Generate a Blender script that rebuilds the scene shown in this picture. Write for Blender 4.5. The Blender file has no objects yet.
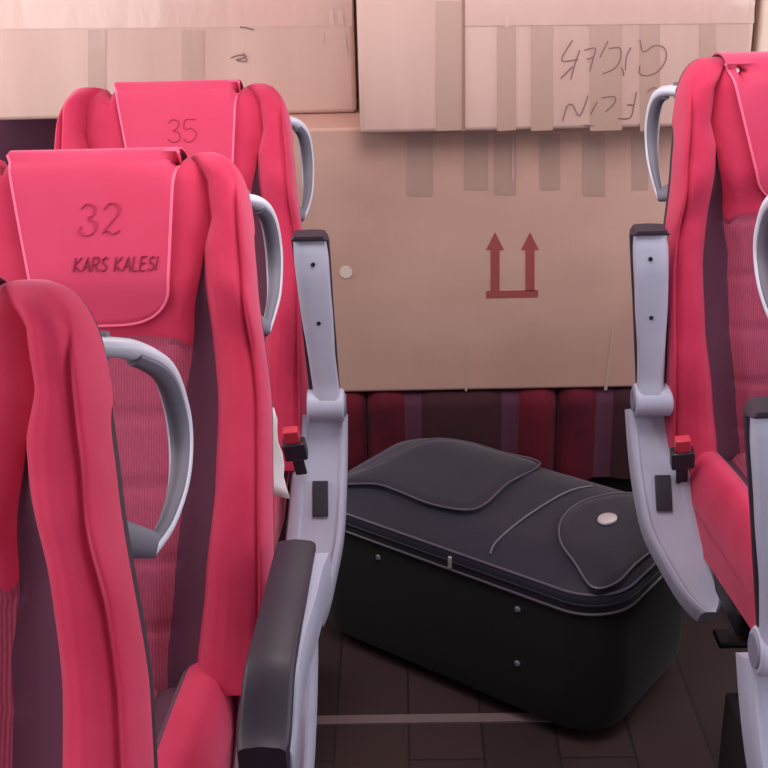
import bpy, math, random
from mathutils import Vector, Matrix, Quaternion
random.seed(4)
C = bpy.context.scene.collection
sc = bpy.context.scene
PI = math.pi

# ------------------------------------------------------------------ camera
PITCH, YAW, ROLL, FPX = 22.1, 0.95, 1.4, 1200.0
CAMZ = 1.75
cam_d = bpy.data.cameras.new('camera'); cam = bpy.data.objects.new('camera', cam_d); C.objects.link(cam)
cam_d.sensor_width = 36; cam_d.sensor_fit = 'HORIZONTAL'; cam_d.lens = FPX / 768 * 36
cam_d.clip_start = 0.02
f0 = Vector((-math.sin(math.radians(YAW)) * math.cos(math.radians(PITCH)),
             math.cos(math.radians(YAW)) * math.cos(math.radians(PITCH)), -math.sin(math.radians(PITCH))))
rt0 = f0.cross(Vector((0, 0, 1))).normalized(); up0 = rt0.cross(f0).normalized()
a = math.radians(-ROLL)   # world appears turned so that level lines rise to the right
rt = rt0 * math.cos(a) + up0 * math.sin(a); up = -rt0 * math.sin(a) + up0 * math.cos(a)
M = Matrix((rt, up, -f0)).transposed().to_4x4(); M.translation = Vector((0, 0, CAMZ))
cam.matrix_world = M
sc.camera = cam

def at(u, v, Y):
    """point of the plane y = Y that is seen at pixel (u, v) of the photograph"""
    d = f0 + rt * ((u - 384) / FPX) + up * ((384 - v) / FPX)
    return Vector((0, 0, CAMZ)) + d * (Y / d.y)

# ------------------------------------------------------------------ helpers
def tag(o, label=None, cat=None, group=None, kind=None):
    if label: o['label'] = label
    if cat: o['category'] = cat
    if group: o['group'] = group
    if kind: o['kind'] = kind
    return o

def empty(name, loc, label=None, cat=None, group=None, rz=0):
    o = bpy.data.objects.new(name, None); C.objects.link(o); o.location = loc; o.rotation_euler = (0, 0, rz)
    o.empty_display_size = .05
    return tag(o, label, cat, group)

class MB:
    def __init__(s): s.v = []; s.f = []; s.m = []; s.mats = []
    def slot(s, m):
        if m not in s.mats: s.mats.append(m)
        return s.mats.index(m)
    def grid(s, P, m, closed_u=False, closed_v=False, flip=False):
        """P: rows of points; m: a material or a function (i, j) -> material"""
        n, k = len(P), len(P[0]); b = len(s.v)
        for r in P: s.v += [tuple(p) for p in r]
        for i in range(n if closed_u else n - 1):
            for j in range(k if closed_v else k - 1):
                i2, j2 = (i + 1) % n, (j + 1) % k
                q = (b + i * k + j, b + i2 * k + j, b + i2 * k + j2, b + i * k + j2)
                s.f.append(q[::-1] if flip else q)
                s.m.append(s.slot(m(i, j) if callable(m) else m))
        return s
    def poly(s, pts, m):
        b = len(s.v); s.v += [tuple(p) for p in pts]; s.f.append(tuple(range(b, b + len(pts)))); s.m.append(s.slot(m)); return s
    def box(s, lo, hi, m):
        b = len(s.v)
        for x in (lo[0], hi[0]):
            for y in (lo[1], hi[1]):
                for z in (lo[2], hi[2]): s.v.append((x, y, z))
        for q in ((0, 1, 3, 2), (4, 6, 7, 5), (0, 4, 5, 1), (2, 3, 7, 6), (0, 2, 6, 4), (1, 5, 7, 3)):
            s.f.append(tuple(b + i for i in q)); s.m.append(s.slot(m))
        return s
    def tube(s, pts, rad, m, n=10, closed=False, caps=True, flat=None):
        """sweep; rad a number or list of (a, b); flat = reference up vector for the b axis"""
        pts = [Vector(p) for p in pts]; N = len(pts); rows = []; prev = None
        for i, p in enumerate(pts):
            if closed: t = pts[(i + 1) % N] - pts[i - 1]
            else: t = pts[min(i + 1, N - 1)] - pts[max(i - 1, 0)]
            t.normalize()
            if flat is not None: u = Vector(flat) - t * t.dot(Vector(flat))
            elif prev is None: u = t.orthogonal()
            else: u = prev - t * t.dot(prev)
            u.normalize(); prev = u; w = t.cross(u)
            r = rad[i] if isinstance(rad, list) else rad
            ra, rb = (r, r) if not isinstance(r, tuple) else r
            rows.append([p + w * (ra * math.cos(2 * PI * k / n)) + u * (rb * math.sin(2 * PI * k / n)) for k in range(n)])
        s.grid(rows, m, closed_u=closed, closed_v=True, flip=True)
        if caps and not closed:
            s.poly(rows[0], m); s.poly(rows[-1][::-1], m)
        return s
    def build(s, name, parent=None, smooth=True, bevel=0, seg=3, sub=0, edge=40, weld=False):
        me = bpy.data.meshes.new(name); me.from_pydata(s.v, [], s.f)
        for m in s.mats: me.materials.append(m)
        me.polygons.foreach_set('material_index', s.m)
        me.update(); me.validate()
        import bmesh
        bm = bmesh.new(); bm.from_mesh(me)
        if weld: bmesh.ops.remove_doubles(bm, verts=bm.verts, dist=1e-5)
        bmesh.ops.recalc_face_normals(bm, faces=bm.faces)
        bm.to_mesh(me); bm.free()
        if smooth:
            me.polygons.foreach_set('use_smooth', [True] * len(me.polygons))
            me.set_sharp_from_angle(angle=math.radians(edge))
        o = bpy.data.objects.new(name, me); C.objects.link(o); o.parent = parent
        if bevel:
            b = o.modifiers.new('bevel', 'BEVEL'); b.width = bevel; b.segments = seg; b.limit_method = 'ANGLE'; b.angle_limit = math.radians(35)
            b.harden_normals = False
        if sub:
            m = o.modifiers.new('sub', 'SUBSURF'); m.levels = sub; m.render_levels = sub
        return o

def catmull(P, n=8, closed=False):
    P = [Vector(p) for p in P]; out = []; N = len(P)
    for i in range(N if closed else N - 1):
        g = (lambda k: P[k % N]) if closed else (lambda k: P[min(max(k, 0), N - 1)])
        p0, p1, p2, p3 = g(i - 1), g(i), g(i + 1), g(i + 2)
        for j in range(n):
            t = j / n
            out.append(.5 * ((2 * p1) + (p2 - p0) * t + (2 * p0 - 5 * p1 + 4 * p2 - p3) * t * t + (3 * p1 - p0 - 3 * p2 + p3) * t ** 3))
    if not closed: out.append(P[-1])
    return out

def sm(a, b, x):
    t = min(max((x - a) / (b - a), 0), 1); return t * t * (3 - 2 * t)
def interp(tab, x):
    if x <= tab[0][0]: return tab[0][1]
    for (x0, y0), (x1, y1) in zip(tab, tab[1:]):
        if x <= x1:
            t = (x - x0) / (x1 - x0); t = t * t * (3 - 2 * t) * .5 + t * .5
            return y0 + (y1 - y0) * t
    return tab[-1][1]

# ------------------------------------------------------------------ materials
def L(r, g, b):
    f = lambda c: (c / 255 / 12.92) if c / 255 <= .04045 else ((c / 255 + .055) / 1.055) ** 2.4
    return (f(r), f(g), f(b), 1)
def mat(name, col, rough=.6, sheen=0, sheen_tint=None, metal=0, spec=.5, coat=0):
    m = bpy.data.materials.new(name); m.use_nodes = True
    b = m.node_tree.nodes['Principled BSDF']
    b.inputs['Base Color'].default_value = col; b.inputs['Roughness'].default_value = rough
    b.inputs['Metallic'].default_value = metal; b.inputs['Specular IOR Level'].default_value = spec
    b.inputs['Sheen Weight'].default_value = sheen; b.inputs['Sheen Roughness'].default_value = .45
    if sheen_tint: b.inputs['Sheen Tint'].default_value = sheen_tint
    b.inputs['Coat Weight'].default_value = coat
    return m
def nodes(m):
    nt = m.node_tree; return nt, nt.nodes, nt.links, nt.nodes['Principled BSDF']
def vary(m, col2, scale=6, amount=.5, detail=4, stretch=(1, 1, 1), lo=.35, hi=.7):
    nt, N, K, b = nodes(m)
    tc = N.new('ShaderNodeTexCoord'); mp = N.new('ShaderNodeMapping'); mp.inputs['Scale'].default_value = stretch
    n = N.new('ShaderNodeTexNoise'); n.inputs['Scale'].default_value = scale; n.inputs['Detail'].default_value = detail
    r = N.new('ShaderNodeMapRange'); r.inputs[1].default_value = lo; r.inputs[2].default_value = hi; r.inputs[4].default_value = amount
    x = N.new('ShaderNodeMix'); x.data_type = 'RGBA'
    x.inputs[6].default_value = b.inputs['Base Color'].default_value; x.inputs[7].default_value = col2
    K.new(tc.outputs['Object'], mp.inputs[0]); K.new(mp.outputs[0], n.inputs['Vector']); K.new(n.outputs[0], r.inputs[0]); K.new(r.outputs[0], x.inputs[0]); K.new(x.outputs[2], b.inputs['Base Color'])
    return m
def bump(m, scale=300, strength=.3, dist=.001, stretch=(1, 1, 1), kind='noise'):
    nt, N, K, b = nodes(m)
    tc = N.new('ShaderNodeTexCoord'); mp = N.new('ShaderNodeMapping'); mp.inputs['Scale'].default_value = stretch
    if kind == 'noise':
        n = N.new('ShaderNodeTexNoise'); n.inputs['Detail'].default_value = 3
    else:
        n = N.new('ShaderNodeTexWave'); n.bands_direction = kind; n.inputs['Distortion'].default_value = .6
    n.inputs['Scale'].default_value = scale
    bp = N.new('ShaderNodeBump'); bp.inputs['Strength'].default_value = strength; bp.inputs['Distance'].default_value = dist
    K.new(tc.outputs['Object'], mp.inputs[0]); K.new(mp.outputs[0], n.inputs['Vector']); K.new(n.outputs[0], bp.inputs['Height']); K.new(bp.outputs[0], b.inputs['Normal'])
    return m

pink = L(255, 170, 200)
red = mat('red velour', L(202, 56, 90), .85, .45, pink, spec=.2)
vary(red, L(182, 40, 74), 9, .8); bump(red, 420, .25, .0008)
coverm = mat('red headrest cloth', L(208, 70, 104), .85, .5, pink, spec=.2)
vary(coverm, L(206, 62, 96), 7, .8); bump(coverm, 300, .2, .0008)
pipem = mat('pink piping', L(245, 110, 145), .6, .3, pink)
redpipe = mat('red piping', L(215, 60, 95), .7, .3, pink)
threadm = mat('maroon thread', L(140, 24, 62), .8); thread_light = mat('faded maroon thread', L(176, 44, 84), .8)
dark = mat('charcoal upholstery', L(92, 52, 72), .9, .15, spec=.2); bump(dark, 250, .3, .001)
# knit: mauve red with fine vertical ribs
knit = mat('mauve ribbed knit', L(165, 62, 88), .9, .2, spec=.2)
nt, N, K, b = nodes(knit)
tc = N.new('ShaderNodeTexCoord'); w = N.new('ShaderNodeTexWave'); w.bands_direction = 'X'; w.inputs['Scale'].default_value = 75; w.inputs['Distortion'].default_value = .5; w.inputs['Detail'].default_value = 2
n = N.new('ShaderNodeTexNoise'); n.inputs['Scale'].default_value = 160
mx = N.new('ShaderNodeMath'); mx.operation = 'MULTIPLY'
x = N.new('ShaderNodeMix'); x.data_type = 'RGBA'; x.inputs[6].default_value = L(150, 60, 88); x.inputs[7].default_value = L(186, 92, 116)
bp = N.new('ShaderNodeBump'); bp.inputs['Strength'].default_value = .4; bp.inputs['Distance'].default_value = .001
K.new(tc.outputs['Object'], w.inputs['Vector']); K.new(tc.outputs['Object'], n.inputs['Vector']); K.new(w.outputs[1], mx.inputs[0]); K.new(n.outputs[0], mx.inputs[1])
K.new(mx.outputs[0], x.inputs[0]); K.new(x.outputs[2], b.inputs['Base Color']); K.new(w.outputs[1], bp.inputs['Height']); K.new(bp.outputs[0], b.inputs['Normal'])
plastic = mat('light grey plastic', L(184, 185, 206), .42); vary(plastic, L(170, 172, 196), 14, .5)
plastic2 = mat('mid grey plastic', L(128, 128, 150), .5)
handlem = mat('pale grey handle plastic', L(205, 205, 220), .35)
handlein = mat('grey rubber grip', L(112, 108, 122), .6)
black = mat('black soft plastic', L(44, 38, 50), .42); bump(black, 500, .2, .0005)
padm = mat('black armrest leatherette', L(52, 42, 56), .5); bump(padm, 350, .25, .0006)
screwm = mat('dark screw', L(60, 55, 62), .4, metal=.6)
chrome = mat('bright metal', L(235, 232, 236), .38, metal=.55)
buckred = mat('red button plastic', L(205, 60, 80), .35)
legm = mat('dark seat frame metal', L(34, 30, 38), .5, metal=.4)
backsh = mat('dark seat back shell', L(58, 44, 56), .6)
paper = mat('white paper', L(250, 246, 250), .8)

card = mat('brown cardboard', L(212, 172, 158), .72); vary(card, L(190, 148, 136), 2.2, .8, 5, (1, 1, 1.6)); bump(card, 30, .15, .003, (9, 1, .4))
card2 = mat('pale cardboard', L(206, 174, 164), .7); vary(card2, L(192, 158, 148), 2.5, .8, 5, (3, 1, .5)); bump(card2, 30, .15, .003, (9, 1, .4))
card3 = mat('cream cardboard', L(226, 204, 188), .7)
cardin = mat('cardboard edge', L(150, 112, 98), .8)
tape = mat('clear brown packing tape', L(184, 153, 141), .36, spec=.6, coat=.2); bump(tape, 8, .5, .004, (3, 1, 1))
tape_pale = mat('clear packing tape over pale card', L(206, 172, 162), .25, spec=.6, coat=.6); bump(tape_pale, 8, .6, .004, (3, 1, 1))
glint = mat('glossy raised tape crease', L(214, 184, 174), .1, spec=1, coat=1)  # glints on the tape, put in as flat pale glossy slips
ink = mat('grey pencil ink', L(132, 100, 102), .8)
redink = mat('brown red print', L(166, 78, 78), .8)
white_stick = mat('white round sticker', L(232, 214, 206), .6)

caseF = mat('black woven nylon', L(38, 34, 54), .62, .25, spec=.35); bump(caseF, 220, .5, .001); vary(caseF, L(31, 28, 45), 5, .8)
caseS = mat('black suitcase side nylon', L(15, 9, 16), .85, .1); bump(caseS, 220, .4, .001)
casepipe = mat('grey rubber piping', L(96, 88, 104), .38)
floorm = mat('brown floor planks', L(68, 50, 50), .5)
nt, N, K, b = nodes(floorm)
tc = N.new('ShaderNodeTexCoord'); mp = N.new('ShaderNodeMapping'); mp.inputs['Location'].default_value = (.022, 0, 0)
br = N.new('ShaderNodeTexBrick'); br.inputs['Scale'].default_value = 1; br.inputs['Color1'].default_value = L(68, 48, 48); br.inputs['Color2'].default_value = L(56, 40, 41)
br.inputs['Mortar'].default_value = L(38, 26, 30); br.inputs['Mortar Size'].default_value = .003; br.inputs['Brick Width'].default_value = 1.4; br.inputs['Row Height'].default_value = .165
mp.inputs['Rotation'].default_value = (0, 0, PI / 2)
K.new(tc.outputs['Object'], mp.inputs[0]); K.new(mp.outputs[0], br.inputs[0]); K.new(br.outputs[0], b.inputs['Base Color'])
stripm = mat('floor strip aluminium', L(150, 128, 128), .4, metal=.3)
wallm = mat('grey bus lining', L(150, 140, 146), .8); bump(wallm, 90, .2, .002)
ceilm = mat('pale bus ceiling', L(215, 208, 208), .8)
platm = mat('dark platform carpet', L(38, 28, 36), .95); bump(platm, 300, .5, .002)
benchr = mat('shaded dark red bench velour', L(108, 26, 44), .9, .1, spec=.2); vary(benchr, L(70, 20, 34), 8, .8)  # red velour darkened, the bench's shade is put into the colour
benchd = mat('shaded maroon bench upholstery', L(62, 20, 34), .9, .1); vary(benchd, L(50, 17, 30), 12, .8)  # darkened the same way, dim light built into its colour

# ------------------------------------------------------------------ seat
TH = .80
def Wd(t): return interp([(0, .256), (.2, .264), (.4, .268), (.58, .252), (.70, .246), (.80, .248)], t)
def Tt(s):
    s = abs(s)
    if s < .5: return TH - .008 * (s / .5) ** 2
    if s < .72: return TH - .008 - .020 * math.exp(-((s - .545) / .028) ** 2) + .004 * sm(.5, .7, s)
    k = (s - .72) / .28
    return TH - .13 + .126 * math.sqrt(max(0, 1 - k ** 2.6))
Cc = [(0, .38), (.17, .44), (.34, .50), (.54, .52), (.66, .60), (.79, .70), (1, .56)]
Dd = [(0, .56), (.17, .62), (.34, .68), (.54, .70), (.66, .70), (.79, .70), (.86, .76), (.93, .74), (1, .60)]
def cD(v): return interp(Dd, v)
def cC(v): return min(interp(Cc, v), cD(v)) if v < .79 else cD(v)
SEAMS = (.06, .165, .275, .385, .495)
def topround(v): return math.sqrt(max(0, 1 - max(0, (v - .94) / .06) ** 2))
def Ff(s, v):
    """front depth of the backrest at relative width s, relative height v"""
    t = v * TH; u = abs(s)
    d = .050 + .018 * math.exp(-((t - .2) / .13) ** 2) + .026 * sm(.50, .60, t) - .008 * sm(.72, .83, t)
    c, e = cC(v), cD(v)
    if u <= c:
        if t < .505:
            for q in SEAMS: d -= .006 * math.exp(-((t - q) / .006) ** 2)
        d += .004 * (1 - (u / max(c, .01)) ** 4)
        d -= .012 * sm(c - .09, c, u)
    elif u <= e:
        d -= .012 + .006 * math.sin(PI * (u - c) / max(e - c, .01))
    else:
        k = (u - e) / (1 - e)
        B = interp([(0, .040), (.5, .048), (.7, .042), (.83, .028), (1, .018)], v)
        prof = interp([(0, -.22), (.08, .35), (.25, .80), (.42, .97), (.58, 1.0), (.75, .95), (1, .7)], k)
        d = d - .012 * (1 - sm(0, .15, k)) + B * prof
        ds = max(.0005, (1 - u) * .258); dt = max(.0005, (Tt(s) - v * Tt(s)) * .9)
        de = (ds ** -3 + dt ** -3) ** (-1 / 3)
        d += .005 * math.exp(-((de - .008) / .006) ** 2) - .009 * math.exp(-((de - .0185) / .0038) ** 2)
        d = .030 + (d - .030) * math.sqrt(max(0, 1 - max(0, (k - .85) / .15) ** 2.2))
    return d * topround(v)
def Fb(s, v):
    u = abs(s)
    return (.030 - .085 * math.sqrt(max(0, 1 - max(0, (u - .80) / .20) ** 2.4))) * topround(v)

def frame(side, recline, zj, lean):
    r = math.radians(recline)
    et = Vector((0, math.sin(r), math.cos(r))); ef = Vector((0, -math.cos(r), math.sin(r)))
    def P(s, t, F): return Vector((side * s + lean * (TH - t), 0, zj)) + et * t + ef * F
    return P

VS = [-.04] + [i / 62 * .80 for i in range(63)] + [.80 + .13 * i / 18 for i in range(1, 19)] + [.93 + .07 * math.sin(PI / 2 * k / 8) for k in range(1, 9)]
def piece(P, b0, b1, n, mfun, closeedge=False):
    mb = MB(); rows = []
    for i in range(n + 1):
        q = i / n
        if closeedge: q = 1 - (1 - q) ** 1.6
        row = []
        for v in VS:
            s = b0(v) + (b1(v) - b0(v)) * q
            t = v * Tt(s); row.append(P(s * Wd(t), t, Ff(s, v)))
        for v in reversed(VS[:-1]):
            s = b0(v) + (b1(v) - b0(v)) * q
            t = v * Tt(s); row.append(P(s * Wd(t), t, Fb(s, v)))
        rows.append(row)
    nf = len(VS) - 1
    def mm(i, j):
        front = j < nf
        return mfun(i, VS[min(j, nf)] if front else VS[max(0, 2 * nf - j)], front)
    mb.grid(rows, mm)
    mb.poly([r[0] for r in rows] + [r[-1] for r in reversed(rows)], backsh)
    return mb

def surf(P, x, t, off):
    s = max(-1, min(1, x / Wd(t))); v = min(1, t / Tt(s))
    return P(x, t, Ff(s, v) + off)

STROKES = {
    'K': [[(0, 0), (0, 1)], [(.55, 1), (.02, .45), (.6, 0)]], 'A': [[(0, 0), (.32, 1), (.62, 0)], [(.12, .35), (.5, .35)]],
    'R': [[(0, 0), (0, 1), (.4, 1), (.55, .78), (.4, .52), (0, .5)], [(.28, .5), (.58, 0)]],
    'S': [[(.52, .88), (.3, 1), (.06, .82), (.14, .58), (.46, .42), (.52, .18), (.28, 0), (0, .14)]],
    'L': [[(0, 1), (0, 0), (.48, 0)]], 'E': [[(.5, 1), (0, 1), (0, 0), (.5, 0)], [(0, .52), (.42, .52)]], 'I': [[(0, 0), (0, 1)]],
}
ADV = {'K': .78, 'A': .82, 'R': .78, 'S': .74, 'L': .66, 'E': .7, 'I': .24, ' ': .5}
NUM32 = [[(-.028, .040), (-.020, .047), (-.008, .043), (-.010, .030), (-.018, .026), (-.007, .018), (-.010, .004), (-.022, -.001), (-.032, .006), (-.029, .013)],
         [(.006, .038), (.014, .047), (.026, .046), (.029, .035), (.018, .020), (.003, .003), (.010, .006), (.020, .001), (.029, .006)]]
NUM35 = [[(-.030, .040), (-.020, .047), (-.008, .042), (-.012, .028), (-.020, .024), (-.008, .018), (-.008, .004), (-.020, -.001), (-.031, .006)],
         [(.028, .046), (.006, .046), (.004, .026), (.018, .028), (.028, .018), (.022, .003), (.010, -.001), (.002, .006)]]

def make_seat(x, y, side, recline, label, group, arm='up', armdx=.30, zj=.66, text=None, number=None, arm_y=-.06, arm_z=.14, arm_tilt=4, arm_lean=.07, console=True, handle=(.035, .14), stud=False, lean=.022, buckle=(0, 0)):
    """side = +1: the aisle is on the seat's +x side"""
    R = empty('bus_seat', (x, y, PLAT), label, 'seat', group)
    zj = zj - PLAT
    P = frame(side, recline, zj, lean)
    # backrest core
    def cm(i, v, front):
        if not front: return backsh
        n = 36; q = abs(i + .5 - n / 2) / (n / 2)
        s = q * cD(v)
        if v * TH > .505 and v >= .0:
            if s > cC(v) and v < .79: return dark
            return red
        return knit if s < cC(v) else dark
    # columns follow the boundaries: centre pad, then the two strips
    def part_core():
        mb = MB()
        for b0, b1, n, which in ((lambda v: -cD(v), lambda v: -cC(v), 6, 's'), (lambda v: -cC(v), cC, 30, 'c'), (cC, cD, 6, 's')):
            m = piece(P, b0, b1, n, (lambda i, v, fr: backsh if not fr else (dark if which == 's' else (red if v * TH > .498 else knit))))
            o = len(mb.v); mb.v += m.v; mb.f += [tuple(i + o for i in f) for f in m.f]
            mb.m += [mb.slot(m.mats[k]) for k in m.m]
        return mb
    part_core().build('backrest', R, weld=True, edge=60)
    for sg in (1, -1):
        mb = piece(P, lambda v: sg * cD(v), lambda v: sg * 1.0, 46, lambda i, v, fr: red if fr else backsh, True)
        bo = mb.build('side_bolster', R, weld=True, edge=60)
    # shell behind the padding
    rows = []
    for k in range(13):
        q = k / 12; t = .02 + .70 * q; hw2 = .238 - .02 * q; dd = .095 - .02 * q
        if k == 12: dd = .06
        rows.append([P(a_ * hw2, t, b_) for a_, b_ in ((-1, -.03), (-1, -dd * .75), (-.93, -dd * .95), (-.8, -dd), (.8, -dd), (.93, -dd * .95), (1, -dd * .75), (1, -.03))])
    mb = MB(); mb.grid(rows, backsh, closed_v=True); mb.poly(rows[0], backsh); mb.poly(rows[-1][::-1], backsh)
    mb.build('back_shell', R, edge=50)['label'] = 'dark plastic shell behind the padding'
    # headrest cloth
    mb = MB(); rows = []; NQ, NR = 28, 26; co0, co1 = (.010, .012) if side > 0 else (-.034, .046)
    hw = lambda r: .095 + (.128 - .095) * r ** .9 + .004 * math.exp(-((r - 1) / .06) ** 2)
    tb = lambda q: .520 + .050 * (1 - max(0, 1 - abs(q) ** 3.2) ** .5)
    edgeL, edgeR, bot = [], [], []
    for i in range(NQ + 1):
        q = math.sin(PI / 2 * (i / NQ * 2 - 1)); row = []
        for j in range(NR + 1):
            r = j / NR; t = tb(q) + (TH * .968 - tb(q)) * r
            rr0 = (t - .520) / .27; xx = q * hw(rr0) + side * (co0 + co1 * (1 - rr0))
            row.append(surf(P, xx, t, .007 + .003 * abs(q) ** 6 * r))
        for k in range(1, 9):   # over the top and down the back
            an = PI * k / 8; t = TH * .968 + .028 * math.sin(an); F0 = .075 * (1 + math.cos(an)) / 2 - .058 * (1 - math.cos(an)) / 2
            row.append(P(q * .131 + side * co0, t, F0))
        for k in range(1, 5): row.append(P(q * .126 + side * co0, TH * .968 - .04 * k, -.064))
        rows.append(row)
    mb.grid(rows, coverm)
    cv = mb.build('headrest_cover', R, edge=70)
    so = cv.modifiers.new('thick', 'SOLIDIFY'); so.thickness = .003; so.offset = 0
    border = [p for p in reversed(rows[0][:NR + 2])] + [r[0] for r in rows[1:-1]] + [p for p in rows[-1][:NR + 2]]
    pp = MB().tube(border, .0026, pipem, 6).build('cover_piping', cv); pp['label'] = 'pale pink piping edge'
    if number:
        mb = MB()
        for st in number:
            pts = catmull([(a_, b_, 0) for a_, b_ in st], 5)
            mb.tube([surf(P, side * (p.x + .024), .655 + p.y, .0095) for p in pts], .0014, thread_light, 5)
        mb.build('embroidered_number', cv)['label'] = 'dark embroidered seat number'
    if text:
        mb = MB(); hgt = .0215; cx = 0
        total = sum(ADV[c] for c in text); k = .128 / total
        for ch in text:
            for st in STROKES.get(ch, []):
                pts = []
                for (a0, b0), (a1, b1) in zip(st, st[1:]):
                    for j in range(4): pts.append((a0 + (a1 - a0) * j / 4, b0 + (b1 - b0) * j / 4))
                pts.append(st[-1])
                mb.tube([surf(P, side * ((cx + a_) * k - .064 + .046 + b_ * .004), .599 + b_ * hgt, .0095) for a_, b_ in pts], .0012, threadm, 5)
            cx += ADV[ch]
        mb.build('embroidered_name', cv)['label'] = 'dark embroidered lettering'
    if stud:
        mb = MB(); p = surf(P, .140, .772, .012)
        mb.tube([p + Vector((0, .003, 0)), p + Vector((0, -.004, .001))], .0045, paper, 10)
        mb.build('snap_button', cv)['label'] = 'small white snap button'
    # cushion
    LC = .50
    def Fc(s, q):
        u = abs(s); d = .012 * math.sin(PI * min(1, q * 1.05)) - .02 * q * 0
        if u < .46: d += .010 - .010 * sm(.36, .46, u) - .006 * math.exp(-((q - .33) / .012) ** 2) - .006 * math.exp(-((q - .66) / .012) ** 2)
        elif u < .62: d -= .010
        else: d += .030 * math.sin(PI * min(1, (u - .62) / .38 * .92 + .08)) ** .7
        return d
    mb = MB(); ss = [-1, -.985, -.95, -.9, -.84, -.78, -.72, -.66, -.62, -.58, -.5, -.46, -.42, -.36, -.24, -.12, 0]; ss = ss + [-k for k in reversed(ss[:-1])]
    qs = [0] + [.02 + k / 26 * .93 for k in range(27)] + [.965, .98, .992, 1.0]
    rows = []
    for s in ss:
        er = 1 if abs(s) < .9 else math.sqrt(max(0, 1 - ((abs(s) - .9) / .1) ** 2)); row = []
        for q in qs:
            fr = 1 if q < .93 else math.sqrt(max(0, 1 - ((q - .93) / .07) ** 2))
            row.append(Vector((s * .243, .05 - q * (LC + .05), zj - .01 - .045 * (1 - er) - .05 * (1 - fr) + Fc(s, q) * er * fr + .02 * q)))
        row.append(Vector((s * .243, .05 - (LC + .045), zj - .14))); row.append(Vector((s * .23, 0, zj - .15)))
        rows.append(row)
    rows = [[Vector((p.x * ((.93 if side > 0 else .86) - (.12 if side > 0 else .20) * max(0, -p.y) / .45), p.y, p.z)) for p in r_] for r_ in rows]
    mb.grid(rows, lambda i, j: (knit if abs((ss[i] + ss[i + 1]) / 2) < .46 else dark if abs((ss[i] + ss[i + 1]) / 2) < .66 else red) if j < len(qs) - 1 else red)
    mb.poly(rows[0], red); mb.poly(rows[-1][::-1], red)
    mb.build('cushion', R, edge=60)
    # frame under the seat
    mb = MB(); mb.box((-.165, -.40, zj - .20), (.165, .04, zj - .145), legm); mb.build('seat_base', R, bevel=.008)
    for yy in (-.32, -.03):
        mb = MB(); mb.box((-.03, yy - .025, .0), (.03, yy + .025, zj - .199), legm); mb.box((-.09, yy - .03, 0), (.09, yy + .03, .015), legm); mb.build('leg', R, bevel=.005)
    # grab handle behind the aisle wing
    l, dep = handle
    H0 = [(.225, .732, -.035), (.243 + l * .5, .730, -.06), (.252 + l, .714, -.06 - dep * .35), (.256 + l, .675, -.06 - dep * .68), (.256 + l, .63, -.06 - dep * .75), (.256 + l, .585, -.06 - dep * .5), (.252 + l * .9, .545, -.06 - dep * .15), (.25 + l * .4, .520, -.055)]
    pts = [P(a_, b_, c_) for a_, b_, c_ in catmull(H0, 6)]
    n = len(pts); rad = [(.011 * (1 - .35 * sm(.45, 1, i / (n - 1))), .015 * (1 - .45 * sm(.45, 1, i / (n - 1)))) for i in range(n)]
    h = MB().tube(pts, rad, handlem, 12, flat=(1, 0, 0)).build('grab_handle', R, edge=60)
    # darker inner grip liner along the inside of the loop
    cen = P(.25 + l, .60, -.07)
    ip = [p + (cen - p).normalized() * .0075 + Vector((side * .001, 0, 0)) for p in pts[6:-1]]
    MB().tube(ip, [(a_ * .86, b_ * .8) for a_, b_ in rad[6:-1]], handlein, 10, flat=(1, 0, 0)).build('grip_liner', h)['label'] = 'darker grey inner liner of handle'
    mb = MB(); mb.tube([P(.225, .535, -.045), P(.254 + l * .5, .525, -.060)], [(.016, .022), (.010, .014)], handlein, 12); mb.build('handle_mount', h)
    mb = MB(); mb.tube([P(.20, .732, -.040), P(.235, .732, -.040)], [(.012, .020), (.011, .018)], handlein, 12); mb.build('handle_mount', h)
    # console + armrest on the aisle side
    ax = side * armdx; py, pz = arm_y, zj + arm_z
    if console:
        kx = .45 if side > 0 else 1
        path = [(0, .020, -.028), (.003, -.012, -.095), (.009, -.052, -.165), (.022, -.098, -.235), (.050, -.144, -.288), (.082, -.188, -.334), (.116, -.220, -.360)]
        wid = [.104, .110, .116, .118, .112, .090, .034]
        path = catmull(path, 5); ws = [interp(list(zip([i / 6 for i in range(7)], wid)), i / (len(path) - 1)) for i in range(len(path))]
        rows = []; faces = []
        for i, (c, wv) in enumerate(zip(path, ws)):
            t = path[min(i + 1, len(path) - 1)] - path[max(i - 1, 0)]; t = Vector((0, t.y, t.z)).normalized(); nrm = Vector((0, t.z, -t.y)); nrm = nrm if nrm.y < 0 else -nrm
            cx = ax - side * (c.x * kx + (wv - .082) / 2); h2 = wv / 2; dpt = .055
            k = min(1, min(i, len(path) - 1 - i) / 3)   # recess depth fades at both ends
            rec = .006 * k
            prof = [(-h2, -dpt), (-h2, -.012), (-h2 + .004, -.003), (-h2 + .008, 0), (-h2 + .012, 0), (-h2 + .018, -rec), (h2 * .46, -rec), (h2 * .56, -rec * .1), (h2 - .012, -.001), (h2 - .004, -.006), (h2, -.016), (h2, -dpt)]
            rows.append([Vector((cx + side * -a_, py + c.y, pz + c.z)) + nrm * b_ for a_, b_ in prof])
        mb = MB(); mb.grid(rows, plastic, closed_v=True); mb.poly(rows[0], plastic); mb.poly(rows[-1][::-1], plastic)
        co = mb.build('armrest_console', R, edge=35)
        # recline button in the recess
        i = int(len(path) * .38); c = path[i]; t = (path[i + 3] - path[i - 3]); t = Vector((0, t.y, t.z)).normalized(); nrm = Vector((0, t.z, -t.y)); nrm = nrm if nrm.y < 0 else -nrm
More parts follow.
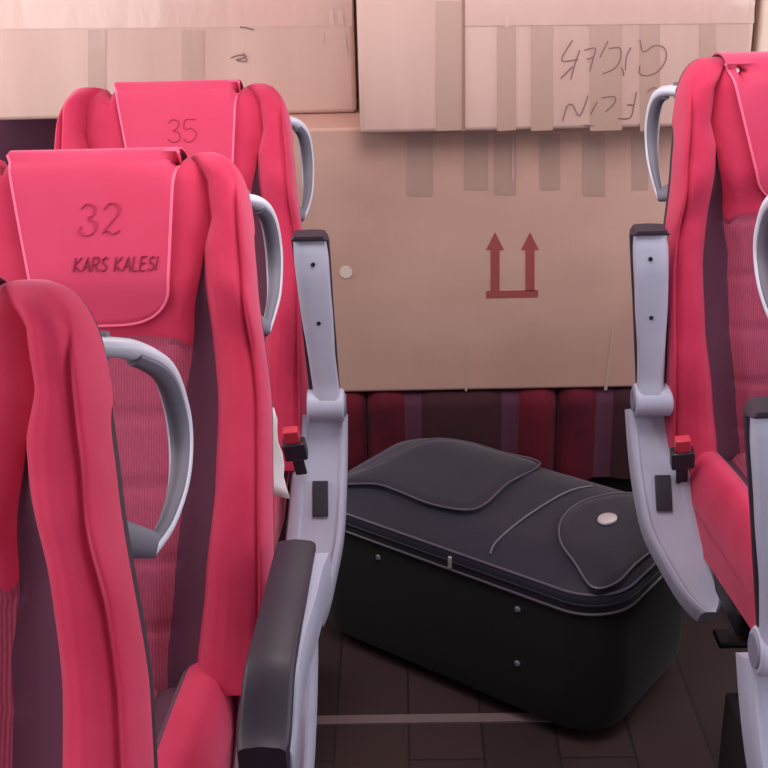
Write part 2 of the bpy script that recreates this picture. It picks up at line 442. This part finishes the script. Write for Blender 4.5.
        cx = ax - side * (c.x * kx + .010); mb = MB(); ctr = Vector((cx, py + c.y, pz + c.z))
        bx = []
        for dz in (-.006, .003):
            for (a_, b_) in ((-.016, -.036), (.016, -.036), (.016, .036), (-.016, .036)):
                bx.append(ctr + Vector((a_, 0, 0)) + t * b_ + nrm * dz)
        mb.v = [tuple(p) for p in bx]; mb.slot(black)
        mb.f = [(0, 1, 2, 3), (4, 7, 6, 5), (0, 4, 5, 1), (1, 5, 6, 2), (2, 6, 7, 3), (3, 7, 4, 0)]; mb.m = [0] * 6
        mb.build('recline_button', co, bevel=.002)['label'] = 'dark rectangular recline button'
        # pivot
        mb = MB(); mb.tube([Vector((ax - side * (.036 if arm == 'up' else .020), py, pz)), Vector((ax - side * (.033 if arm == 'up' else .017), py, pz)), Vector((ax + side * .034, py, pz)), Vector((ax + side * .038, py, pz))], [.030, .034, .034, .030], plastic, 28)
        pv = mb.build('armrest_pivot', R, edge=35)
        mb = MB(); mb.tube([Vector((ax + side * .037, py, pz)), Vector((ax + side * .041, py, pz))], [.025, .023], plastic2, 24)
        mb.build('pivot_cap', pv, edge=35)['label'] = 'darker grey round cap'
    # armrest, modelled pointing along +q from the pivot, pad on +n
    if arm == 'up': ang = math.radians(90 - arm_tilt)
    else: ang = math.radians(180 - arm_tilt)   # forward (towards -y)
    e = Vector((0, math.cos(ang), math.sin(ang)))
    nn = Vector((0, e.z, -e.y)) if arm == 'up' else Vector((0, 0, 1)) - e * e.z
    nn.normalize()
    piv = Vector((ax, py, pz)); LA = .360 if arm == 'up' else .292
    def A(w_, q_, n_): return piv + Vector((side * (w_ + (0 if arm == 'up' else (.016 - .065 * q_))) - (arm_lean * q_ if arm == 'up' else 0), 0, 0)) + e * q_ + nn * n_
    SH = (lambda q: interp([(0, .058), (.4, .048), (1, .030)], q)) if arm != 'up' else (lambda q: 0)
    L0 = 0 if arm == 'up' else -.045
    # lower body (grey)
    rows = []; K_ = 26
    for i in range(K_ + 1):
        q = i / K_; L_ = L0 + q * (LA - .012 - L0); sh = SH(q); fl = 0 if arm == 'up' else interp([(0, .010), (.3, .010), (.55, .002), (1, 0)], q)
        h2 = interp([(0, .030), (.12, .026), (.3, .0265), (.6, .031), (.9, .033), (1, .031)], q)
        off = interp([(0, .006), (.35, .002), (.7, 0), (1, 0)], q)
        dep_ = interp([(0, .030), (.15, .020), (.5, .022), (.8, .026), (.95, .022), (1, .014)], q); droop = 0
        if arm != 'up': droop = -.05 * sm(.72, 1.0, q) ** 1.2
        rows.append([A(off + a_ * h2 + (fl if a_ > .3 else 0), L_, n_ + droop) for a_, n_ in ((.93, .004 + sh * .98), (1, sh * .8), (1, -dep_ * .6), (.9, -dep_ * .88), (.6, -dep_), (-.1, -dep_), (-.5, -dep_), (-.85, -dep_ * .8), (-1, -dep_ * .5), (-1, .004 + sh * .98))])
    mb = MB(); mb.grid(rows, plastic, closed_v=True); mb.poly(rows[0], plastic); mb.poly(rows[-1][::-1], plastic)
    ar = mb.build('armrest', R, edge=42, bevel=0)
    # pad (black), wraps the end
    rows = []; K_ = 40
    for i in range(K_ + 1):
        q = i / K_; L_ = (.012 if arm == 'up' else L0 - .004) + q * (LA - (.012 if arm == 'up' else L0 - .004)); sh = SH(q)
        h2 = interp([(0, .031), (.5, .033), (.9, .036), (1, .036)], q) * (1 if arm == 'up' else .93)
        n0, n1 = .004, .022
        if arm == 'up':
            if q > .95: h2 *= math.sqrt(max(0, 1 - ((q - .95) / .05) ** 2 * .35)); n0 = -.026 * sm(.95, .97, q)
            dr = 0
        else:
            dr = -.055 * sm(.70, 1.0, q) ** 1.2
            if q > .96: n0 = -.03
            h2 *= math.sqrt(max(0, 1 - (max(0, q - .94) / .06) ** 2 * .2))
        rr = .007
        rows.append([A(a_ - (.004 if arm != 'up' else 0), L_, n_ + dr + sh) for a_, n_ in ((h2, n0), (h2, n1 - rr), (h2 - .002, n1 - .003), (h2 - rr, n1), (0, n1 + .003), (-h2 + rr, n1), (-h2 + .002, n1 - .003), (-h2, n1 - rr), (-h2, n0))])
    mb = MB(); mb.grid(rows, padm, closed_v=True); mb.poly(rows[0], padm); mb.poly(rows[-1][::-1], padm)
    pd = mb.build('armrest_pad', ar, edge=50, bevel=.004, seg=3); pd['label'] = 'black padded top'
    if arm == 'up':
        for q_ in (.095 + .09, LA - .055):
            qn = -.0255 if q_ > .2 else -.0225
            mb = MB(); mb.tube([A(.004, q_, qn + .004), A(.004, q_, qn - .0015)], .0042, screwm, 12); mb.build('screw', ar)
    # seat belt buckle at the junction
    if buckle:
        bc = Vector((side * .246 + buckle[0], -.125, zj + .070 + buckle[1]))
        d1 = Vector((-.12, -.30, .94)).normalized(); d2 = (Vector((1, 0, 0)) - d1 * d1.x).normalized(); d3 = d1.cross(d2)
        def slab(mb, c0, c1, hw_, ht_, m):
            b_ = len(mb.v); mb.v += [tuple(bc + d1 * c + d2 * i_ * hw_ + d3 * j_ * ht_) for c in (c0, c1) for i_, j_ in ((-1, -1), (1, -1), (1, 1), (-1, 1))]
            for f in ((0, 3, 2, 1), (4, 5, 6, 7), (0, 1, 5, 4), (1, 2, 6, 5), (2, 3, 7, 6), (3, 0, 4, 7)): mb.f.append(tuple(b_ + k for k in f)); mb.m.append(mb.slot(m))
        mb = MB(); slab(mb, -.022, .022, .023, .013, black); slab(mb, -.07, -.0221, .012, .004, black)
        bk = mb.build('belt_buckle', R, bevel=.004); bk['label'] = 'black seat belt buckle'
        mb = MB(); slab(mb, .0222, .054, .015, .010, buckred); mb.build('release_button', bk, bevel=.003)['label'] = 'red release button'
    return R

PLAT = .20
gs = 'red bus seats on the left of the aisle'; gr = 'red bus seats on the right of the aisle'
make_seat(-.474, 2.29, 1, 26, 'red bus seat farthest back on the left, armrest folded up beside the arrow box', gs, 'up', .318, number=NUM35, arm_tilt=-1, handle=(.010, .09), arm_lean=.045, buckle=(.012, .004))
make_seat(-.478, 1.55, 1, 26, 'red bus seat in the middle of the left row, lettering on its cover, armrest lowered', gs, 'down', .303, text='KARS KALESI', number=NUM32, arm_tilt=-3, handle=(.006, .10), buckle=None)
make_seat(-.545, .81, 1, 26, 'red bus seat nearest the camera at left, cut off by the picture edge, white handle', gs, 'down', .30, zj=.683, arm_tilt=-3, handle=(.024, .14), lean=.072, buckle=None)
make_seat(.775, 2.29, -1, 5, 'upright red bus seat on the right in front of the cartons, armrest folded up', gr, 'up', .272, stud=True, arm_tilt=-2, handle=(.006, .07), arm_lean=.085, buckle=(.026, -.030))
make_seat(.800, 1.42, -1, 5, 'bus seat at far right edge of the picture, grey armrest folded up, mostly cut off', gr, 'up', .296, zj=.662, arm_tilt=0, handle=(.045, .10), arm_lean=.13, buckle=None)

# ------------------------------------------------------------------ setting
def struct(name, mb, **k):
    o = mb.build(name, None, smooth=False, **k); o['kind'] = 'structure'; return o
XL, XR, YF, YB = -1.32, 1.75, -1.2, 4.25
struct('floor', MB().box((XL, YF, -.05), (XR, YB, 0), floorm))
struct('trim_1', MB().box((XL, YF, 0), (-.25, 2.48, PLAT), platm), bevel=.006)
struct('trim_2', MB().box((.66, YF, 0), (XR, 2.08, PLAT), platm), bevel=.006)
struct('trim_3', MB().box((-.25, 2.245, 0), (.43, 2.275, .004), stripm))
struct('front_light_block', MB().box((XL, YF - .06, 0), (XR, YF, 1.15), wallm))  # unseen low panel, added to keep light off the lower bus
struct('ceiling', MB().box((XL, YF, 2.30), (XR, YB, 2.36), ceilm))
struct('wall_rear', MB().box((XL, YB, 0), (XR, YB + .06, 2.30), wallm))
def side_wall(name, x0, x1):
    mb = MB(); mb.box((x0, YF, 0), (x1, YB, 1.02), wallm); mb.box((x0, YF, 2.02), (x1, YB, 2.30), wallm)
    for yy in (YF, .4, 2.0, 3.6, YB - .12): mb.box((x0, yy, 1.02), (x1, yy + .12, 2.02), wallm)
    struct(name, mb)
side_wall('wall_left', XL - .06, XL); side_wall('wall_right', XR, XR + .06)
struct('trim_4', MB().box((XL, 3.04, 0), (XR, 3.12, .30), platm), bevel=.004)   # riser under the rear bench

# ------------------------------------------------------------------ rear bench seats
def rear_seat(x, w, label, bo=0):
    R = empty('rear_bench_seat', (x, 3.225, 0), label, 'seat', 'rear bench seats under the cartons')
    mb = MB(); ys = 0; rows = []
    ss = [-1, -.97, -.9, -.8, -.66, -.6, -.5, -.42, -.3, 0, .3, .42, .5, .6, .66, .8, .9, .97, 1]
    for s in ss:
        e = math.sqrt(max(0, 1 - max(0, (abs(s) - .9) / .1) ** 2)); bz = (.018 * math.sin(PI * min(1, (abs(s) - .6) / .4)) if abs(s) > .6 else (.008 if abs(s) < .42 else -.006)) * e
        fy = -.23 - bz; row = []
        for k in range(9):
            an = PI / 2 * k / 8
            row.append(Vector((s * w / 2, fy + .05 * (1 - math.sin(an)) + .02 * (1 - e), .508 - .05 + .05 * math.cos(an) * 1.0 - (1 - e) * .02)))
        row.append(Vector((s * w / 2, fy + .02 * (1 - e), .24)))
        row = [Vector((s * w / 2, .40, .5))] + row
        rows.append([Vector((p.x, p.y, min(p.z, .506))) for p in row])
    mb.grid(rows, lambda i, j: benchr if abs((ss[i] + ss[i + 1]) / 2) > .6 else dark if abs((ss[i] + ss[i + 1]) / 2) > .42 else benchd)
    mb.build('cushion', R, edge=60)
    mb = MB(); mb.box((-w / 2 + .02, -.14, .0), (w / 2 - .02, .36, .235), legm); mb.build('seat_base', R, bevel=.006)
    mb = MB(); mb.box((-w / 2 + .01 + bo * .7, .58 + bo, .46), (w / 2 - .01, .70 + bo, 1.20), dark if bo else benchd); mb.build('backrest', R, bevel=.04, seg=5)
    return R
for i, (x, t_) in enumerate(((-.88, 'leftmost rear bench seat, hidden low behind the left row'), (-.36, 'rear bench seat behind the left folded armrest'), (.16, 'rear bench seat behind the suitcase, its red edge beside the left armrest'), (.68, 'rear bench seat in shadow behind the right folded armrest'), (1.20, 'rightmost rear bench seat behind the right seats'))):
    rear_seat(x, .518, t_, -.22 if i == 0 else 0)

# ------------------------------------------------------------------ cartons
def carton(name, lo, hi, m, label, group=None, bevel=.008):
    o = empty(name, ((lo[0] + hi[0]) / 2, (lo[1] + hi[1]) / 2, lo[2]), label, 'box', group)
    c = o.location
    mb = MB(); mb.box((lo[0] - c.x, lo[1] - c.y, 0), (hi[0] - c.x, hi[1] - c.y, hi[2] - lo[2]), m)
    b_ = mb.build('carton_body', o, bevel=bevel, seg=3)
    return o
def on_face(o, name, quads, m, yoff=.0012, thick=.0008, label=None):
    """thin sheets lying on the carton's front; quads in world (x, z) outline"""
    mb = MB(); c = o.location
    for y, q in quads:
        f_ = [Vector((x, y - yoff, z)) - c for x, z in q]; k_ = [p + Vector((0, thick, 0)) for p in f_]
        mb.poly(f_, m)
        mb.grid([f_ + [f_[0]], k_ + [k_[0]]], m)
    r = mb.build(name, o, smooth=False)
    if label: r['label'] = label
    return r
YA, YU, YL = 3.0, 2.90, 3.21
zt = at(450, 133, YU).z
zb = .508
big = carton('cardboard_box', (-.62, YA, zb), (1.12, 3.55, zt), card, 'big brown cardboard box with two upward arrows printed on its side, standing behind the suitcase', 'cartons stacked on the rear bench')
pa, pb = at(358, 60, YU), at(755, 20, YU)
upb = carton('cardboard_box', (pa.x, YU, zt + .001), (pb.x, 3.40, zt + .52), card2, 'pale cardboard box with upside down handwriting, taped, on top of the arrow box', 'cartons stacked on the rear bench', .012)
pl = at(355, 60, YL)
lfb = carton('cardboard_box', (-1.22, YL, zt + .001), (pl.x, 3.62, zt + .55), card2, 'cardboard box at upper left behind the red headrests, with small dark marks', 'cartons stacked on the rear bench', .012)
pr = at(760, 20, YU + .04)
rtb = carton('cardboard_box', (pr.x, YU + .04, zt + .001), (pr.x + .55, 3.45, zt + .50), card3, 'cream box edge at the top right corner of the picture', 'cartons stacked on the rear bench', .008)
print('zt', zt, pa, pb, pl, pr)

def Q(Y, *uv): return (Y, [((p := at(u, v, Y)).x, p.z) for u, v in uv])
# arrows
def arrow(u0):
    return [Q(YA, (u0 - 4.5, 291), (u0 - 4.5, 250), (u0 - 9, 250), (u0, 232), (u0 + 9, 250), (u0 + 4.5, 250), (u0 + 4.5, 291))]
ar = on_face(big, 'arrow_print', arrow(495) + arrow(530) + [Q(YA, (486, 298), (486, 291), (538, 290), (538, 297))], redink, .0014, .0008, 'red-brown this-way-up arrows over a bar')
st = MB(); p = at(346, 272, YA)
st.tube([p + Vector((0, -.0005, 0)) - big.location, p + Vector((0, -.003, 0)) - big.location], .0165, white_stick, 20)
st.build('round_sticker', big)['label'] = 'small round white sticker'
# tape ends hanging down from under the upper box
for (u, w_, v1) in ((420, 26, 196), (476, 24, 190), (505, 22, 195), (550, 20, 190), (594, 22, 196), (640, 16, 190)):
    on_face(big, 'packing_tape', [Q(YA, (u - w_ / 2, v1), (u - w_ / 2, 134), (u + w_ / 2, 134), (u + w_ / 2, v1))], tape)
for u0, u1 in ((513, 513),):
    on_face(big, 'packing_tape', [Q(YA, (u0 - 1.2, 182), (u0 - 1.2, 138), (u0 + 1.2, 138), (u0 + 1.2, 182))], tape_pale, .003)  # narrow pale strip put in as the glint on the tape
on_face(big, 'packing_tape', [Q(YA, (604, 390), (612, 330), (614, 330), (607, 390))], tape_pale)['label'] = 'narrow shiny tape edge'
on_face(big, 'packing_tape', [Q(YA, (465, 391), (466, 345), (468, 345), (467, 391))], tape_pale)['label'] = 'narrow shiny tape edge'
# upper box: flap seam, tapes, writing
for (u0, u1, m_) in ((436, 463, tape), (497, 516, tape), (531, 553, tape), (590, 622, tape), (640, 660, tape), (700, 716, tape)):
    on_face(upb, 'packing_tape', [Q(YU, (u0, 131), (u0, 1), (u1, 1), (u1, 130))], m_)
on_face(upb, 'packing_tape', [Q(YU, (462, 26), (462, -10), (754, -12), (754, 23))], tape_pale, .0024)
on_face(upb, 'flap_seam', [Q(YU, (462, 131), (462, -30), (465, -30), (465, 131))], cardin, .0030)
on_face(upb, 'packing_tape', [Q(YU, (505, 27), (506, 16), (509, 15), (508, 28))], glint, .0036)['label'] = 'glossy tape crease'
WR = [[(150, 55), (90, 165), (180, 160)], [(190, 110), (165, 180), (140, 270)], [(150, 200), (85, 265)], [(215, 110), (275, 100), (262, 160), (245, 225)], [(228, 160), (262, 150)],
      [(345, 60), (300, 150)], [(350, 102), (410, 98), (412, 160), (380, 210), (315, 240)], [(418, 205), (432, 240), (425, 247)], [(470, 95), (445, 150), (440, 220)],
      [(520, 55), (540, 120), (600, 85), (655, 100), (662, 160), (620, 225), (560, 250), (520, 238), (520, 195)],
      [(95, 500), (120, 420), (150, 410), (190, 470), (235, 360)], [(285, 395), (250, 460)], [(310, 372), (380, 365), (380, 400), (330, 450)], [(215, 520), (265, 525)],
      [(500, 340), (485, 420), (465, 480), (400, 485)], [(485, 412), (450, 408)], [(560, 340), (600, 315), (622, 345), (590, 400)]]
mb = MB()
for s_ in WR:
    pts = [at(545 + x / 5.486, 30 + y / 5.486, YU) + Vector((0, -.002, 0)) - upb.location for x, y in s_]
    mb.tube(catmull(pts, 4), [(.0015, .0006)] * ((len(pts) - 1) * 4 + 1), ink, 5, flat=(0, 1, 0))
mb.build('handwriting', upb)['label'] = 'faint upside down grey handwriting'
# left box: marks, tapes
for s_ in ([(231, 58), (240, 55), (246, 57), (236, 60), (247, 61), (243, 53)], [(240, 27), (247, 28), (254, 30)]):
    pts = [at(x, y, YL) + Vector((0, -.002, 0)) - lfb.location for x, y in s_]
    mb = MB(); mb.tube(catmull(pts, 4), [(.0020, .0006)] * ((len(pts) - 1) * 4 + 1), ink, 5, flat=(0, 1, 0))
    mb.build('ink_mark', lfb)['label'] = 'small dark scribbled mark'
for (u0, u1) in ((88, 106), (182, 204)):
    on_face(lfb, 'packing_tape', [Q(YL, (u0, 111), (u0, 30), (u1, 30), (u1, 111))], tape)
on_face(lfb, 'packing_tape', [Q(YL, (0, 29), (0, -6), (352, -8), (352, 26))], tape_pale)
for q_ in (((330, 25), (329, 11), (333, 10), (334, 25)), ((339, 24), (337, 10), (343, 10), (344, 25)), ((345, 56), (343, 34), (345, 33), (348, 57)), ((321, 44), (322, 34), (324, 34), (323, 44))):
    on_face(lfb, 'packing_tape', [Q(YL, *q_)], glint, .003)['label'] = 'glossy tape crease'

# ------------------------------------------------------------------ suitcase
cx0, cy0 = .228, 2.562; AL, AW, HH = .84, .48, .388
R = empty('suitcase', (cx0, cy0, 0), 'black soft suitcase lying flat in the aisle, curved front pockets and a silver badge', 'suitcase', rz=math.radians(-37))
def rrect(l, w_, r, n=10, grow=0):
    out = []
    for (sx, sy, a0) in ((1, -1, -90), (1, 1, 0), (-1, 1, 90), (-1, -1, 180)):
        for k in range(n + 1):
            an = math.radians(a0 + 90 * k / n); out.append((sx * (l / 2 - r) + (r + grow) * math.cos(an), sy * (w_ / 2 - r) + (r + grow) * math.sin(an)))
    return out
def dome(x, y):
    e = min(1, max(0, (AL / 2 - abs(x)) / .12)); g = min(1, max(0, (AW / 2 - abs(y)) / .12))
    return .028 * math.sin(PI / 2 * e) * math.sin(PI / 2 * g)
rings = []
def ring(grow, z): return [Vector((x, y, z)) for x, y in rrect(AL, AW, .115, grow=grow)]
body = MB()
zs = [(-.03, .028), (-.008, .034), (0, .055), (.002, .16), (.002, HH - .055), (.0, HH - .05)]
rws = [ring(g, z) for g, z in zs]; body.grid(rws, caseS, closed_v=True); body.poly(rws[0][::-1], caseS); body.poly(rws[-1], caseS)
body.build('suitcase_body', R, edge=50)
lid = MB(); n = len(rws[0])
zs2 = [(0, HH - .05), (.004, HH - .046), (.004, HH - .016), (-.001, HH - .006), (-.008, HH)]
rws = [ring(g, z) for g, z in zs2]
base = rrect(AL, AW, .115, grow=-.008)
for k in range(1, 17):
    q = 1 - k / 16.0
    rws.append([Vector((x * q, y * q, HH + dome(x * q, y * q) - .000)) for x, y in base])
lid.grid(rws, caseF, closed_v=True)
lid.build('lid', R, weld=True, edge=50)['label'] = 'soft domed lid'
for zz in (HH - .048, HH - .004):
    g = .004 if zz < HH - .03 else -.002
    MB().tube([Vector((x, y, zz)) for x, y in rrect(AL, AW, .115, grow=g)], .0034, casepipe if zz > HH - .03 else casepipe, 8, closed=True).build('piping', R)
MB().tube([Vector((x, y, HH - .027)) for x, y in rrect(AL, AW, .115, grow=.004)], .0028, black, 6, closed=True).build('zipper', R)
# local conversion of points seen on the lid
RI = Matrix.Rotation(math.radians(37), 3, 'Z')
def onlid(u, v, off=.001):
    z = HH + .02
    for _ in range(3):
        d = f0 + rt * ((u - 384) / FPX) + up * ((384 - v) / FPX); p = Vector((0, 0, CAMZ)) + d * ((z - CAMZ) / d.z)
        l = RI @ (p - Vector((cx0, cy0, 0))); l.x = max(-AL / 2 + .02, min(AL / 2 - .02, l.x)); l.y = max(-AW / 2 + .02, min(AW / 2 - .02, l.y)); z = HH + dome(l.x, l.y)
    return Vector((l.x, l.y, z + off))
# raised pockets: outline on the lid, padded up
def pocket(poly, h, name, label=None):
    pts = catmull([onlid(*p) for p in poly], 5, closed=True); c = sum(pts, Vector()) / len(pts); c.z = 0
    rows = []
    for k, (q, hh) in enumerate(((1, -.004), (1, h * .4), (.985, h * .8), (.96, h), (.8, h * 1.1), (.6, h * 1.15), (.4, h * 1.2), (.2, h * 1.2), (.001, h * 1.2))):
        rows.append([Vector((c.x + (p.x - c.x) * q, c.y + (p.y - c.y) * q, HH + dome(c.x + (p.x - c.x) * q, c.y + (p.y - c.y) * q) + hh)) for p in pts])
    mb = MB(); mb.grid(rows, caseF, closed_v=True); o = mb.build(name, R, edge=60)
    MB().tube([p + Vector((0, 0, h * .9)) for p in pts], .0028, casepipe, 6, closed=True).build('pocket_piping', o)
    if label: o['label'] = label
    return o
pocket([(335, 488), (375, 489), (400, 497), (430, 509), (465, 515), (485, 509), (508, 488), (546, 464), (510, 452), (470, 444), (430, 444), (398, 456), (372, 470)], .014, 'front_pocket', 'large curved front pocket')
pocket([(645, 499), (615, 498), (582, 506), (562, 523), (560, 545), (575, 568), (592, 592), (622, 590), (655, 575), (675, 545), (668, 510)], .012, 'front_pocket', 'small rounded pocket carrying the badge')
MB().tube(catmull([onlid(u, v, .003) for u, v in ((484, 560), (496, 543), (520, 522), (550, 502), (572, 491), (592, 487))], 5), .0028, casepipe, 6).build('seam_piping', R)
mb = MB(); p = onlid(607, 526, .017)
rr_ = []
for rad, zz in ((1, 0), (.95, .004), (.6, .007), (.25, .008), (.001, .008)):
    rr_.append([Vector((p.x + .021 * rad * math.cos(k * PI / 12), p.y + .028 * rad * math.sin(k * PI / 12), p.z + zz)) for k in range(24)])
mb.grid(rr_, chrome, closed_v=True); mb.build('badge', R)['label'] = 'silver oval badge'
# zip puller on the near edge, two rivets on the side
def nearside(u, z):
    """x along the near long side seen at column u"""
    best = None
    for k in range(400):
        lx = -AL / 2 + AL * k / 399; w_ = RI.transposed() @ Vector((lx, -AW / 2 - .004, 0)) + Vector((cx0, cy0, z)); d = w_ - Vector((0, 0, CAMZ))
        uu = 384 + FPX * d.dot(rt) / d.dot(f0)
        if best is None or abs(uu - u) < best[0]: best = (abs(uu - u), lx)
    return best[1]
lx = nearside(451, HH - .03)
mb = MB(); mb.box((lx - .004, -AW / 2 - .012, HH - .042), (lx + .004, -AW / 2 - .006, HH - .012), chrome); mb.build('zip_puller', R, bevel=.0015)['label'] = 'small bright zip puller'
for (u, z) in ((517, .30), (517, .16), (378, .30)):
    lx = nearside(u, z); mb = MB(); mb.tube([Vector((lx, -AW / 2 - .001, z)), Vector((lx, -AW / 2 - .006, z))], [.008, .005], plastic2, 12); mb.build('rivet', R)
for lx in (-.28, .28):
    for ly in (-.17, .17):
        mb = MB(); mb.tube([Vector((lx, ly, 0)), Vector((lx, ly, .03))], .02, black, 14); mb.build('foot', R)
# ------------------------------------------------------------------ white paper tucked beside the far left seat cushion
mb = MB(); O = at(273, 452, 2.05)
rows = []
for i in range(9):
    q = i / 8; zz = O.z + .09 - .17 * q; yy = 2.07 - .04 * q
    rows.append([Vector((O.x - .016, yy + .004, zz)), Vector((O.x - .006, yy - .004 * math.sin(q * 9), zz)), Vector((O.x + .006 + .022 * q + .003 * math.sin(q * 14), yy - .01, zz - .004))])
mb.grid(rows, paper)
pw = mb.build('paper_sheet', None); tag(pw, 'white crumpled paper sheet between the middle and rear left seats', 'paper')
so = pw.modifiers.new('thick', 'SOLIDIFY'); so.thickness = .0015

# ------------------------------------------------------------------ light
w = bpy.data.worlds.new('world'); sc.world = w; w.use_nodes = True
bg = w.node_tree.nodes['Background']; bg.inputs[0].default_value = (.93, .93, 1.0, 1); bg.inputs[1].default_value = .85
def area(name, loc, target, sx, sy, e, col):
    d = bpy.data.lights.new(name, 'AREA'); d.shape = 'RECTANGLE'; d.size = sx; d.size_y = sy; d.energy = e; d.color = col
    o = bpy.data.objects.new(name, d); C.objects.link(o); o.location = loc
    o.rotation_euler = (Vector(target) - Vector(loc)).to_track_quat('-Z', 'Y').to_euler(); return o
area('window_daylight_left', (XL - .02, 1.2, 1.55), (0, 1.4, 1.2), 2.6, .9, 19, (1, .95, .93))
area('window_daylight_left_rear', (XL - .02, 2.9, 1.6), (0, 2.7, 1.3), 1.3, .8, 9, (1, .93, .92))
area('window_daylight_right', (XR + .02, 1.2, 1.55), (0, 1.6, 1.0), 2.6, .9, 22, (.95, .95, 1))
area('window_daylight_right_rear', (XR + .02, 2.9, 1.6), (0.2, 2.8, 1.4), 1.3, .8, 9, (1, .94, .93))
area('ceiling_fill', (.12, 2.05, 2.27), (.12, 2.95, .7), .6, 1.3, 21, (1, .93, .92))  # added fill lamp, brightens the carton fronts from above

sc.view_settings.view_transform = 'Standard'; sc.view_settings.look = 'None'; sc.view_settings.exposure = .06; sc.view_settings.gamma = 1
sc.view_settings.use_curve_mapping = False
sc.cycles.use_denoising = True
sc.cycles.max_bounces = 6
